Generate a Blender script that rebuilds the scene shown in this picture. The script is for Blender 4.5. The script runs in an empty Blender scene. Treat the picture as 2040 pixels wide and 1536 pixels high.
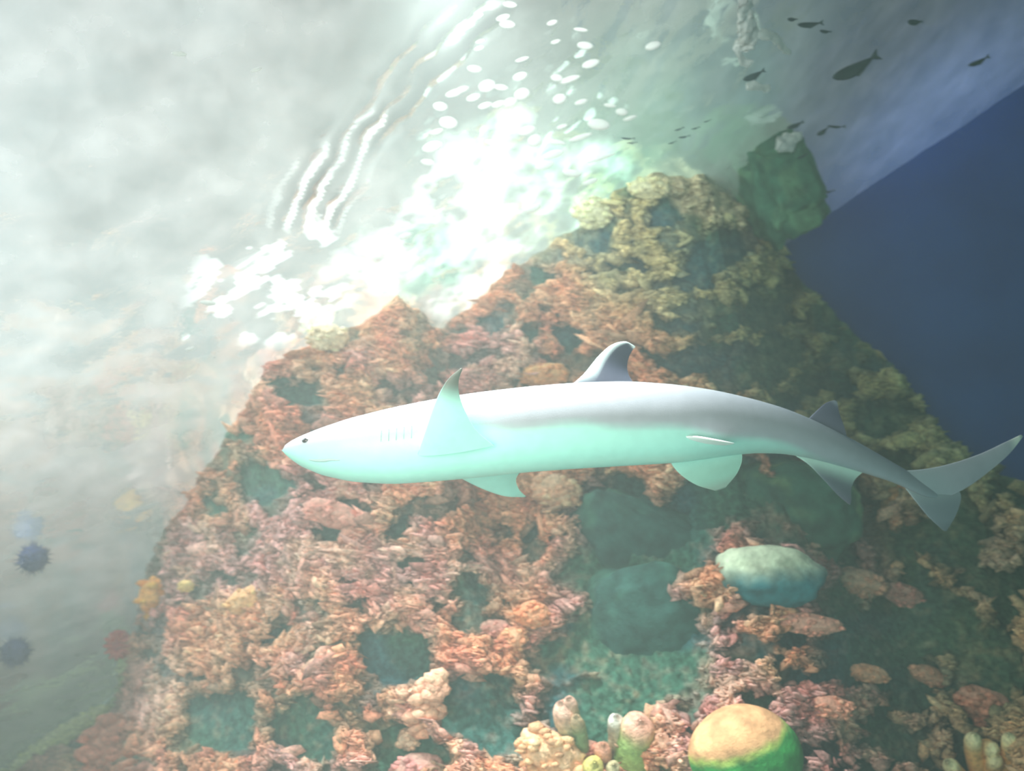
import bpy, math, random
import numpy as np
from mathutils import Vector, Matrix

random.seed(7)
rng = np.random.default_rng(11)
scene = bpy.context.scene
COL = scene.collection

# ------------------------------------------------------------------ camera
W, HPX, F = 2040, 1536, 1700.0
PITCH, ROLL = math.radians(30), math.radians(30)
fw = np.array([0, math.cos(PITCH), math.sin(PITCH)])
r0 = np.array([1.0, 0, 0]); u0 = np.array([0, -math.sin(PITCH), math.cos(PITCH)])
RT = math.cos(ROLL) * r0 - math.sin(ROLL) * u0      # camera right in the world
UP = math.sin(ROLL) * r0 + math.cos(ROLL) * u0      # camera up in the world
cam_d = bpy.data.cameras.new('camera'); cam = bpy.data.objects.new('camera', cam_d)
COL.objects.link(cam); scene.camera = cam
cam_d.sensor_width = 36; cam_d.lens = 36 * F / W
cam_d.clip_start = 0.05
m = Matrix.Identity(4)
for i in range(3):
    m[i][0] = RT[i]; m[i][1] = UP[i]; m[i][2] = -fw[i]
cam.matrix_world = m
cam_d.dof.use_dof = True
cam_d.dof.focus_distance = 1.62
cam_d.dof.aperture_fstop = 3.2
cam_d.dof.aperture_ratio = 0.62

HAZE, ABSORB = 0.085, 0.09
HS = 2.0                                            # height of the water surface above the camera

def P(px, py, d):                                   # pixel + depth along the view axis -> world point
    px, py, d = np.broadcast_arrays(np.asarray(px, float), np.asarray(py, float), np.asarray(d, float))
    x = (px - W / 2) / F; y = -(py - HPX / 2) / F
    return d[..., None] * (fw + x[..., None] * RT + y[..., None] * UP)

def zfac(px, py):
    x = (np.asarray(px, float) - W / 2) / F; y = -(np.asarray(py, float) - HPX / 2) / F
    return fw[2] + x * RT[2] + y * UP[2]

def surf_d(px, py):                                 # depth at which the view ray meets the water surface
    return HS / zfac(px, py)

# ------------------------------------------------------------------ world, lamps, exposure
scene.view_settings.view_transform = 'Standard'
scene.view_settings.look = 'None'
scene.view_settings.exposure = 0.0
scene.view_settings.gamma = 1.0
scene.view_settings.use_curve_mapping = False
scene.cycles.use_denoising = True
scene.cycles.max_bounces = 8
scene.cycles.transparent_max_bounces = 12
scene.cycles.caustics_reflective = False
scene.cycles.caustics_refractive = False

world = bpy.data.worlds.new('water_ambience'); scene.world = world; world.use_nodes = True
wt = world.node_tree; wt.nodes.clear()
wo = wt.nodes.new('ShaderNodeOutputWorld'); wb = wt.nodes.new('ShaderNodeBackground')
tc = wt.nodes.new('ShaderNodeTexCoord'); sp = wt.nodes.new('ShaderNodeSeparateXYZ')
mr = wt.nodes.new('ShaderNodeMapRange'); cr = wt.nodes.new('ShaderNodeValToRGB')
mr.inputs['From Min'].default_value = -1; mr.inputs['From Max'].default_value = 1
wt.links.new(tc.outputs['Generated'], sp.inputs[0]); wt.links.new(sp.outputs['Z'], mr.inputs['Value'])
wt.links.new(mr.outputs[0], cr.inputs[0]); wt.links.new(cr.outputs[0], wb.inputs[0]); wt.links.new(wb.outputs[0], wo.inputs[0])
e = cr.color_ramp.elements
e[0].position = 0.0; e[0].color = (0.20, 0.52, 0.47, 1)
e[1].position = 1.0; e[1].color = (0.42, 0.38, 0.35, 1)
k = e.new(0.45); k.color = (0.24, 0.48, 0.44, 1)
k = e.new(0.65); k.color = (0.30, 0.42, 0.40, 1)
wb.inputs[1].default_value = 0.45

def aim(o, at):
    d = Vector(at) - o.location
    o.rotation_euler = d.to_track_quat('-Z', 'Y').to_euler()

def area(name, loc, at, size, power, color, sy=None):
    l = bpy.data.lights.new(name, 'AREA'); l.energy = power; l.color = color; l.size = size
    if sy: l.shape = 'RECTANGLE'; l.size_y = sy
    o = bpy.data.objects.new(name, l); COL.objects.link(o); o.location = loc; aim(o, at); return o

def spot(name, loc, at, angle, power, color, blend=0.9, rad=0.25):
    l = bpy.data.lights.new(name, 'SPOT'); l.energy = power; l.color = color
    l.spot_size = math.radians(angle); l.spot_blend = blend; l.shadow_soft_size = rad
    o = bpy.data.objects.new(name, l); COL.objects.link(o); o.location = loc; aim(o, at); return o

shark_mid = P(1050, 850, 1.8)
hot = P(950, 430, surf_d(950, 430))
# the pool-hall floodlight over the plunge zone; the other lights are unseen ones added for effect
spot('floodlight_plunge', hot + np.array([0.1, -0.3, 1.6]), hot, 88, 215, (1.0, 0.97, 0.90))
spot('added_key_spot', P(860, -250, 2.02), P(930, 850, 1.85), 68, 480, (1.0, 0.97, 0.95), rad=0.12)  # added off-frame key that whitens the shark's back
spot('added_surface_spot', P(1250, -480, 1.2), P(1080, 180, surf_d(1080, 180)), 60, 110, (1.0, 0.98, 0.94), rad=0.1)  # added off-frame spot that brightens bubbles and foam from below
area('added_left_fill', P(60, 120, surf_d(60, 120)) + np.array([-1.0, -.2, 1.5]), P(60, 250, surf_d(60, 250)), 2.0, 185, (0.95, 0.98, 1.0))  # unseen panel added to brighten the left part of the water
bl = P(1880, 270, surf_d(1880, 270))
spot('added_blue_spot', bl + np.array([-0.2, -0.5, 1.2]), bl, 80, 70, (0.30, 0.45, 1.0))  # unseen blue spot added for the pale stripe along the wall
area('added_belly_fill', P(700, 2300, 0.9), P(900, 1000, 2.2), 1.2, 7, (0.62, 1.0, 0.92))  # unseen teal fill added for the shark's belly
area('added_warm_fill', P(-300, 700, 0.6), P(700, 1200, 2.5), 0.8, 26, (1.0, 0.84, 0.72))  # unseen warm fill added for the reef

# ------------------------------------------------------------------ helpers
def tag(o, label=None, cat=None, group=None, kind=None):
    if label: o['label'] = label
    if cat: o['category'] = cat
    if group: o['group'] = group
    if kind: o['kind'] = kind
    return o

def empty(name, loc, label=None, cat=None, group=None):
    o = bpy.data.objects.new(name, None); COL.objects.link(o)
    o.location = Vector(loc); o.empty_display_size = 0.05
    return tag(o, label, cat, group)

def mesh_obj(name, verts, faces, mat, parent=None, smooth=True, cols=None, origin=None):
    verts = np.asarray(verts, float)
    if parent is not None: origin = np.array(parent_loc(parent))
    elif origin is None: origin = np.zeros(3)
    me = bpy.data.meshes.new(name)
    v = verts - origin
    if isinstance(faces, np.ndarray):
        n, k = faces.shape
        me.vertices.add(len(v)); me.vertices.foreach_set('co', v.astype(np.float32).ravel())
        me.loops.add(n * k); me.loops.foreach_set('vertex_index', faces.astype(np.int32).ravel())
        me.polygons.add(n); me.polygons.foreach_set('loop_start', (np.arange(n) * k).astype(np.int32))
        me.update(calc_edges=True)
    else:
        me.from_pydata([tuple(a) for a in v], [], faces)
    me.validate()
    if cols is not None:
        for nm, arr in cols.items():
            at = me.color_attributes.new(nm, 'FLOAT_COLOR', 'POINT')
            a = np.ones((len(v), 4), np.float32); a[:, :3] = np.asarray(arr).reshape(len(v), -1)
            at.data.foreach_set('color', a.ravel())
    if smooth: me.polygons.foreach_set('use_smooth', [True] * len(me.polygons))
    me.materials.append(mat)
    o = bpy.data.objects.new(name, me); COL.objects.link(o)
    if parent is None: o.location = Vector(origin)
    else: o.parent = parent
    return o

def parent_loc(p):
    l = Vector(p.location)
    if p.parent: l = l + Vector(parent_loc(p.parent))
    return l

def grid_faces(nu, nv, close_v=False):
    i = np.arange(nu - 1)[:, None]; j = np.arange(nv if close_v else nv - 1)[None, :]
    j2 = (j + 1) % nv
    a = i * nv + j; b = (i + 1) * nv + j; c = (i + 1) * nv + j2; d = i * nv + j2
    return np.stack([a, b, c, d], -1).reshape(-1, 4)

def _h(ix, iy, iz, seed):
    n = (ix * 374761393 + iy * 668265263 + iz * 2147483647 + seed * 1274126177) & 0xffffffff
    n = ((n ^ (n >> 13)) * 1274126177) & 0xffffffff
    n = (n ^ (n >> 16)) & 0xffffffff
    return n / 4294967295.0 * 2 - 1

def noise(p, scale, seed=0):                        # value noise, -1..1
    q = np.asarray(p, float) * scale + 100.0
    i = np.floor(q).astype(np.int64); f = q - i; f = f * f * (3 - 2 * f)
    out = 0
    for dx in (0, 1):
        for dy in (0, 1):
            for dz in (0, 1):
                w = (f[..., 0] if dx else 1 - f[..., 0]) * (f[..., 1] if dy else 1 - f[..., 1]) * (f[..., 2] if dz else 1 - f[..., 2])
                out = out + w * _h(i[..., 0] + dx, i[..., 1] + dy, i[..., 2] + dz, seed)
    return out

def fbm(p, scale, oct=4, seed=0, gain=0.5):
    s = 0; a = 1; t = 0
    for o in range(oct):
        s = s + a * noise(p, scale * 2.03 ** o, seed + o * 17); t += a; a *= gain
    return s / t

def sstep(a, b, x):
    t = np.clip((x - a) / (b - a), 0, 1); return t * t * (3 - 2 * t)

def polyline(pts, n):
    pts = np.asarray(pts, float); seg = np.r_[0, np.cumsum(np.linalg.norm(np.diff(pts, axis=0), axis=1))]
    t = np.linspace(0, seg[-1], n)
    return np.stack([np.interp(t, seg, pts[:, k]) for k in range(pts.shape[1])], -1)

def spline(pts, n):                                 # catmull-rom through the points, evenly by index
    p = np.asarray(pts, float); p = np.vstack([2 * p[0] - p[1], p, 2 * p[-1] - p[-2]])
    t = np.linspace(0, len(p) - 3 - 1e-6, n); i = t.astype(int); f = (t - i)[:, None]
    a, b, c, d = p[i], p[i + 1], p[i + 2], p[i + 3]
    return 0.5 * (2 * b + (c - a) * f + (2 * a - 5 * b + 4 * c - d) * f ** 2 + (3 * b - a - 3 * c + d) * f ** 3)

# ------------------------------------------------------------------ materials
def new_mat(name):
    mt = bpy.data.materials.new(name); mt.use_nodes = True
    nt = mt.node_tree; b = nt.nodes['Principled BSDF']; return mt, nt, b

def attr_mat(name, attr='tint', rough=0.8, var=0.25, scale=60, bump=0.3, bscale=120, spec=0.2):
    """procedural material: the piece's own colour attribute broken up by noise, with fine relief"""
    mt, nt, b = new_mat(name); N = nt.nodes; L = nt.links
    a = N.new('ShaderNodeAttribute'); a.attribute_name = attr
    nz = N.new('ShaderNodeTexNoise'); nz.inputs['Scale'].default_value = scale; nz.inputs['Detail'].default_value = 4
    g = N.new('ShaderNodeTexCoord'); L.new(g.outputs['Object'], nz.inputs['Vector'])
    mp = N.new('ShaderNodeMapRange'); mp.inputs['From Min'].default_value = .3; mp.inputs['From Max'].default_value = .7
    mp.inputs['To Min'].default_value = 1 - var; mp.inputs['To Max'].default_value = 1 + var
    L.new(nz.outputs['Fac'], mp.inputs['Value'])
    mx = N.new('ShaderNodeVectorMath'); mx.operation = 'SCALE'
    L.new(a.outputs['Color'], mx.inputs[0]); L.new(mp.outputs[0], mx.inputs['Scale'])
    L.new(mx.outputs[0], b.inputs['Base Color'])
    b.inputs['Roughness'].default_value = rough; b.inputs['Specular IOR Level'].default_value = spec
    n2 = N.new('ShaderNodeTexNoise'); n2.inputs['Scale'].default_value = bscale; n2.inputs['Detail'].default_value = 5
    L.new(g.outputs['Object'], n2.inputs['Vector'])
    bp = N.new('ShaderNodeBump'); bp.inputs['Strength'].default_value = bump; bp.inputs['Distance'].default_value = 0.01
    L.new(n2.outputs['Fac'], bp.inputs['Height']); L.new(bp.outputs[0], b.inputs['Normal'])
    return mt

def noise_mat(name, c1, c2, scale=20, rough=0.7, bump=0.3, bscale=60, spec=0.25, stretch=(1, 1, 1)):
    mt, nt, b = new_mat(name); N = nt.nodes; L = nt.links
    g = N.new('ShaderNodeTexCoord'); mpg = N.new('ShaderNodeMapping'); mpg.inputs['Scale'].default_value = stretch
    L.new(g.outputs['Object'], mpg.inputs['Vector'])
    nz = N.new('ShaderNodeTexNoise'); nz.inputs['Scale'].default_value = scale; nz.inputs['Detail'].default_value = 5
    L.new(mpg.outputs[0], nz.inputs['Vector'])
    c = N.new('ShaderNodeValToRGB'); c.color_ramp.elements[0].position = .35; c.color_ramp.elements[1].position = .65
    c.color_ramp.elements[0].color = (*c1, 1); c.color_ramp.elements[1].color = (*c2, 1)
    L.new(nz.outputs['Fac'], c.inputs[0]); L.new(c.outputs[0], b.inputs['Base Color'])
    b.inputs['Roughness'].default_value = rough; b.inputs['Specular IOR Level'].default_value = spec
    n2 = N.new('ShaderNodeTexNoise'); n2.inputs['Scale'].default_value = bscale; n2.inputs['Detail'].default_value = 4
    L.new(mpg.outputs[0], n2.inputs['Vector'])
    bp = N.new('ShaderNodeBump'); bp.inputs['Strength'].default_value = bump; bp.inputs['Distance'].default_value = 0.01
    L.new(n2.outputs['Fac'], bp.inputs['Height']); L.new(bp.outputs[0], b.inputs['Normal'])
    return mt

M_REEF = attr_mat('reef_rock', rough=.9, var=.45, scale=55, bump=.7, bscale=90)
M_CRUST = attr_mat('coral_crust', rough=.85, var=.42, scale=90, bump=.4, bscale=200)
M_SKIN = attr_mat('shark_skin', rough=.42, var=.04, scale=40, bump=.05, bscale=300, spec=.5)
M_LUMP = attr_mat('coral_lump', rough=.8, var=.3, scale=70, bump=.6, bscale=140)
M_STONE = attr_mat('smooth_stone', rough=.75, var=.38, scale=22, bump=.4, bscale=80)
M_WALL = noise_mat('blue_tank_wall', (.006, .055, .24), (.012, .08, .30), scale=3, rough=.85, bump=.1)
M_EYE = noise_mat('shark_eye', (.01, .012, .015), (.02, .02, .025), rough=.2, spec=.6)
M_SLIT = noise_mat('gill_slit', (.30, .42, .42), (.38, .5, .5), rough=.6)
M_FISH = noise_mat('dark_fish', (.012, .04, .045), (.03, .07, .075), scale=30, rough=.6)
M_FISHFIN = noise_mat('fish_fin', (.03, .06, .065), (.06, .10, .10), scale=50, rough=.6)

def foam_material(name, col, t=0.6):
    mt, nt, b = new_mat(name); N = nt.nodes; L = nt.links
    out = N['Material Output']
    nz = N.new('ShaderNodeTexNoise'); nz.inputs['Scale'].default_value = 40
    c = N.new('ShaderNodeValToRGB'); c.color_ramp.elements[0].color = (*[v * .85 for v in col], 1); c.color_ramp.elements[1].color = (*col, 1)
    L.new(nz.outputs['Fac'], c.inputs[0])
    d = N.new('ShaderNodeBsdfDiffuse'); tr = N.new('ShaderNodeBsdfTranslucent'); mx = N.new('ShaderNodeMixShader')
    L.new(c.outputs[0], d.inputs[0]); L.new(c.outputs[0], tr.inputs[0]); mx.inputs[0].default_value = t
    L.new(d.outputs[0], mx.inputs[1]); L.new(tr.outputs[0], mx.inputs[2]); L.new(mx.outputs[0], out.inputs['Surface'])
    N.remove(b); return mt
M_FOAM = foam_material('white_foam', (.95, .96, .95), .3)
M_BUB = foam_material('air_bubble', (.97, .97, .96), .3)

def water_material():
    mt, nt, b = new_mat('water_surface'); N = nt.nodes; L = nt.links; N.remove(b)
    out = N['Material Output']
    g = N.new('ShaderNodeNewGeometry')
    n1 = N.new('ShaderNodeTexNoise'); n1.inputs['Scale'].default_value = 5; n1.inputs['Detail'].default_value = 6
    L.new(g.outputs['Position'], n1.inputs['Vector'])
    bp = N.new('ShaderNodeBump'); bp.inputs['Strength'].default_value = .5; bp.inputs['Distance'].default_value = .02
    L.new(n1.outputs['Fac'], bp.inputs['Height'])
    fr = N.new('ShaderNodeFresnel'); fr.inputs['IOR'].default_value = 1.33; L.new(bp.outputs[0], fr.inputs['Normal'])
    gl = N.new('ShaderNodeBsdfGlossy'); gl.inputs['Roughness'].default_value = .12; gl.inputs['Color'].default_value = (.80, .95, .93, 1)
    L.new(bp.outputs[0], gl.inputs['Normal'])
    tp = N.new('ShaderNodeBsdfTransparent'); tp.inputs['Color'].default_value = (.95, .98, .97, 1)
    clear = N.new('ShaderNodeMixShader'); L.new(fr.outputs[0], clear.inputs[0]); L.new(tp.outputs[0], clear.inputs[1]); L.new(gl.outputs[0], clear.inputs[2])
    # aerated water and foam, denser where the fall strikes the pool; ripple highlights and reflections painted in
    a = N.new('ShaderNodeAttribute'); a.attribute_name = 'foam'
    n2 = N.new('ShaderNodeTexNoise'); n2.inputs['Scale'].default_value = 7; n2.inputs['Detail'].default_value = 6
    L.new(g.outputs['Position'], n2.inputs['Vector'])
    c = N.new('ShaderNodeValToRGB'); c.color_ramp.elements[0].position = .35; c.color_ramp.elements[1].position = .68
    c.color_ramp.elements[0].color = (.66, .69, .68, 1); c.color_ramp.elements[1].color = (.92, .92, .90, 1)
    L.new(n2.outputs['Fac'], c.inputs[0])
    sepa = N.new('ShaderNodeSeparateColor'); L.new(a.outputs['Color'], sepa.inputs[0])
    gm = N.new('ShaderNodeMix'); gm.data_type = 'RGBA'; gm.inputs['B'].default_value = (.50, .86, .68, 1)
    L.new(c.outputs[0], gm.inputs['A']); L.new(sepa.outputs['Green'], gm.inputs['Factor'])
    class _c: outputs = [gm.outputs['Result']]
    c = _c
    tr = N.new('ShaderNodeBsdfTranslucent'); L.new(c.outputs[0], tr.inputs[0]); L.new(bp.outputs[0], tr.inputs['Normal'])
    df = N.new('ShaderNodeBsdfDiffuse'); L.new(c.outputs[0], df.inputs[0]); L.new(bp.outputs[0], df.inputs['Normal'])
    mk = N.new('ShaderNodeMixShader'); mk.inputs[0].default_value = .22; L.new(tr.outputs[0], mk.inputs[1]); L.new(df.outputs[0], mk.inputs[2])
    mx = N.new('ShaderNodeMixShader'); L.new(sepa.outputs['Red'], mx.inputs[0]); L.new(clear.outputs[0], mx.inputs[1]); L.new(mk.outputs[0], mx.inputs[2])
    L.new(mx.outputs[0], out.inputs['Surface'])
    return mt
M_WATER = water_material()

# ------------------------------------------------------------------ setting: the far tank wall
wa = P(1540, 490, surf_d(1540, 490)); wb_ = P(2040, 158, surf_d(2040, 158))
wdir = (wb_ - wa); wdir[2] = 0; wdir /= np.linalg.norm(wdir)
wnorm = np.array([wdir[1], -wdir[0], 0.0])
if np.dot(wnorm, wa) > 0: wnorm = -wnorm             # faces the camera
def wall_d(px, py):
    v = P(px, py, 1.0); return np.dot(wa, wnorm) / (v @ wnorm)
nw = 60
L0, L1 = wa - wdir * 3.2, wa + wdir * 5
us = np.linspace(0, 1, nw); zs = np.linspace(-2.6, HS + 0.45, nw)
V = (L0[None, None, :] * (1 - us[:, None, None]) + L1[None, None, :] * us[:, None, None]) * np.ones((nw, nw, 1))
V[..., 2] = zs[None, :]
V = V - wnorm * (0.05 + 0.02 * noise(V, 1.5, 3)[..., None])
wall = mesh_obj('wall_back', V.reshape(-1, 3), grid_faces(nw, nw), M_WALL)
tag(wall, 'dark blue tank wall rising behind the reef to the water surface', kind='structure')
sol = wall.modifiers.new('thickness', 'SOLIDIFY'); sol.thickness = .1; sol.offset = -1 if True else 1

# ------------------------------------------------------------------ setting: the water surface seen from below
def swave(XY):
    p3 = np.concatenate([XY, np.zeros(XY.shape[:-1] + (1,))], -1)
    return p3
ripple_px = [(1085, -60), (1040, 0), (960, 60), (890, 120), (815, 200), (745, 280), (695, 350), (655, 420), (628, 480)]
rp = np.array([P(x, y, surf_d(x, y))[:2] for x, y in ripple_px])
rp = spline(rp, 120)
def dist_curve(XY, curve):
    """signed distance to and arc position along a curve on the surface"""
    best = np.full(XY.shape[:-1], 1e9); sgn = np.zeros_like(best); arc = np.zeros_like(best)
    for i in range(len(curve) - 1):
        a, b = curve[i], curve[i + 1]; ab = b - a; L2 = ab @ ab
        t = np.clip(((XY - a) @ ab) / L2, 0, 1)
        d = XY - (a + t[..., None] * ab); dd = np.linalg.norm(d, axis=-1)
        s = np.sign(ab[0] * d[..., 1] - ab[1] * d[..., 0])
        m_ = dd < best
        best = np.where(m_, dd, best); sgn = np.where(m_, s, sgn); arc = np.where(m_, (i + t) / (len(curve) - 1), arc)
    return best * sgn, arc
plunge_px = [(1010, 215), (940, 240), (860, 300), (740, 430), (640, 540), (780, 590), (880, 670), (980, 600), (1110, 490), (1260, 390), (1300, 310), (1200, 270), (1100, 240)]
pl = np.array([P(x, y, surf_d(x, y))[:2] for x, y in plunge_px])
def inside_soft(XY, poly, soft):
    """soft membership of a polygon on the surface"""
    x, y = XY[..., 0], XY[..., 1]; c = np.zeros(x.shape, bool); dmin = np.full(x.shape, 1e9)
    n = len(poly)
    for i in range(n):
        a, b = poly[i], poly[(i + 1) % n]; ab = b - a
        t = np.clip(((XY - a) @ ab) / (ab @ ab), 0, 1)
        dmin = np.minimum(dmin, np.linalg.norm(XY - (a + t[..., None] * ab), axis=-1))
        cond = ((a[1] > y) != (b[1] > y)) & (x < (b[0] - a[0]) * (y - a[1]) / (b[1] - a[1] + 1e-12) + a[0])
        c ^= cond
    sd = np.where(c, dmin, -dmin)
    return sstep(-soft, soft, sd)

corners = [P(x, y, min(surf_d(x, y), 9)) for x, y in ((-500, -500), (2500, -300), (-500, 1700), (2100, 300), (0, 1536))]
NX, NY = 760, 620
sx = np.linspace(-4.6, 4.2, NX); sy = np.linspace(-0.6, 6.2, NY)
GX, GY = np.meshgrid(sx, sy, indexing='ij'); XY = np.stack([GX, GY], -1)
p3 = np.stack([GX, GY, GX * 0], -1)
sd, arc = dist_curve(XY, rp)
flip = 1 if np.dot(np.array(P(600, 200, surf_d(600, 200))[:2]) - rp[60], np.array([-(rp[61] - rp[59])[1], (rp[61] - rp[59])[0]])) > 0 else -1
sd = sd * flip                                       # positive towards the calm, left side
wob = 0.06 * noise(p3, 2.6, 5) + 0.02 * noise(p3, 9, 6)
band = sstep(-0.09, 0.0, sd) * (1 - sstep(0.05, 0.22, sd)) * (.45 + .55 * sstep(-.25, .25, noise(np.stack([arc * 1.4, sd * 6, arc * 0], -1), 6, 77))) * (.35 + .65 * sstep(-.3, .3, noise(p3, 3.5, 55))) * sstep(0.0, .05, arc) * (1 - sstep(.93, 1.0, arc))
rip = np.sin((sd + wob + .014 * noise(p3, 22, 7)) * 2 * math.pi / 0.068)
disp = 0.012 * fbm(p3, 2.2, 3, 1) + 0.006 * fbm(p3, 9, 3, 2) + 0.006 * rip * band
plz = inside_soft(XY + 0.05 * np.stack([noise(p3, 6, 8), noise(p3, 6, 9)], -1), pl, 0.10)
disp += plz * (0.02 * fbm(p3, 6, 4, 12) + 0.012 * fbm(p3, 18, 3, 13))
milky = 0.30 + 0.12 * fbm(p3, 1.6, 4, 21) + 0.06 * fbm(p3, 8, 3, 22)
dk = np.array(P(830, 90, surf_d(830, 90))[:2])
milky = milky - .20 * np.exp(-(np.linalg.norm(XY - dk, axis=-1) / .42) ** 2)
foam = np.clip(milky, .08, .55)
foam = foam * (1 - .8 * band * sstep(.4, -.5, rip)) + .75 * band * sstep(.55, .95, rip) * sstep(-.15, .35, noise(p3, 5, 31))  # wave highlights and dark troughs put into the foam mix
foam = np.maximum(foam, plz * (0.62 + 1.1 * fbm(p3, 9, 4, 33, .6)))
# white reflection specks painted as foam by the rock, left end of the plunge zone
fl = np.array(P(560, 570, surf_d(560, 570))[:2]); dfl = np.linalg.norm((XY - fl) * [1.0, 1.0], axis=-1)
refl_flecks = (1 - sstep(.15, .42, dfl)) * sstep(.02, .2, fbm(p3 * [1, 1.6, 1], 14, 3, 41))
foam = np.maximum(foam, refl_flecks * .95)
foam = np.clip(foam, 0.05, 1)
ga = np.array(P(1330, 260, surf_d(1330, 260))[:2])
algal = .9 * np.exp(-(np.linalg.norm((XY - ga), axis=-1) / .62) ** 2) * (1 + .4 * fbm(p3, 3, 3, 61)) + .8 * plz * sstep(-.1, .35, fbm(p3, 4, 3, 62))
algal = np.clip(algal, 0, 1)
V = np.stack([GX, GY, HS + disp], -1).reshape(-1, 3)
keep = ((GX - wa[0]) * wnorm[0] + (GY - wa[1]) * wnorm[1]) > -0.12
fcs = grid_faces(NX, NY); kf = keep.reshape(-1)[fcs].all(1)
water = mesh_obj('water_surface', V, fcs[kf], M_WATER, cols={'foam': np.stack([foam, algal, foam * 0], -1).reshape(-1, 3)})
tag(water, 'rippled milky water surface seen from below, mirroring the reef', 'water', kind='structure')

# ------------------------------------------------------------------ the murky water itself
vm = bpy.data.materials.new('murky_water'); vm.use_nodes = True; vt = vm.node_tree; vt.nodes.clear()
vo = vt.nodes.new('ShaderNodeOutputMaterial'); vs_ = vt.nodes.new('ShaderNodeVolumeScatter'); va = vt.nodes.new('ShaderNodeVolumeAbsorption'); vadd = vt.nodes.new('ShaderNodeAddShader')
vs_.inputs['Color'].default_value = (.82, .95, .92, 1); vs_.inputs['Density'].default_value = HAZE; vs_.inputs['Anisotropy'].default_value = .3
va.inputs['Color'].default_value = (.55, .92, .88, 1); va.inputs['Density'].default_value = ABSORB
vt.links.new(vs_.outputs[0], vadd.inputs[0]); vt.links.new(va.outputs[0], vadd.inputs[1]); vt.links.new(vadd.outputs[0], vo.inputs['Volume'])
bx = np.array([(x, y, z) for x in (-5.5, 5.5) for y in (-1.5, 7) for z in (-3, HS + .12)])
wv = mesh_obj('tank_water', bx, [[0, 1, 3, 2], [4, 6, 7, 5], [0, 4, 5, 1], [2, 3, 7, 6], [0, 2, 6, 4], [1, 5, 7, 3]], vm, smooth=False)
tag(wv, 'pale hazy water filling the tank', 'water', kind='structure')

# ------------------------------------------------------------------ reef
BND = [(-260, 1720), (-100, 1625), (30, 1520), (130, 1445), (245, 1388), (258, 1300), (285, 1200), (300, 1130), (345, 1030), (400, 950),
       (450, 870), (495, 800), (535, 725), (610, 690), (690, 665), (755, 625), (790, 585), (835, 625), (880, 655), (945, 605), (1000, 548),
       (1080, 495), (1160, 440), (1235, 372), (1300, 342), (1390, 348), (1470, 400), (1545, 487), (1615, 580), (1680, 640), (1740, 690),
       (1790, 735), (1830, 800), (1870, 860), (1935, 910), (2040, 972), (2200, 1040), (2400, 1080)]
END = [(-350, 1760), (100, 1900), (700, 1960), (1300, 1960), (1900, 1900), (2300, 1700), (2520, 1400), (2560, 1200)]
NT, NS, NB = 860, 420, 26
B = polyline(BND, NT); E = polyline(END, NT)
Bp3 = np.stack([B[:, 0], B[:, 1], B[:, 0] * 0], -1)
B = B + 7 * np.stack([noise(Bp3, .03, 51), noise(Bp3, .03, 52)], -1) + 4 * np.stack([noise(Bp3, .09, 53), noise(Bp3, .09, 54)], -1)
dsurf = surf_d(B[:, 0], B[:, 1]) * 1.0; dw = wall_d(B[:, 0], B[:, 1])
wr = sstep(1500, 1600, B[:, 0])
dB = dsurf * (1 - wr) + np.minimum(dw * .985, 5.0) * wr
dE = np.interp(E[:, 0], [-350, 300, 1000, 1700, 2500], [2.6, 2.15, 2.05, 2.15, 2.4])
s = np.linspace(0, 1, NS)
PX = B[:, None, 0] * (1 - s) + E[:, None, 0] * s
PY = B[:, None, 1] * (1 - s) + E[:, None, 1] * s
D0 = dE[:, None] + (dB - dE)[:, None] * (1 - s[None, :]) ** 1.25
def pt3(px, py): return np.stack([px, py, px * 0], -1)
PT = pt3(PX, PY) / 1000.0

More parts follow.
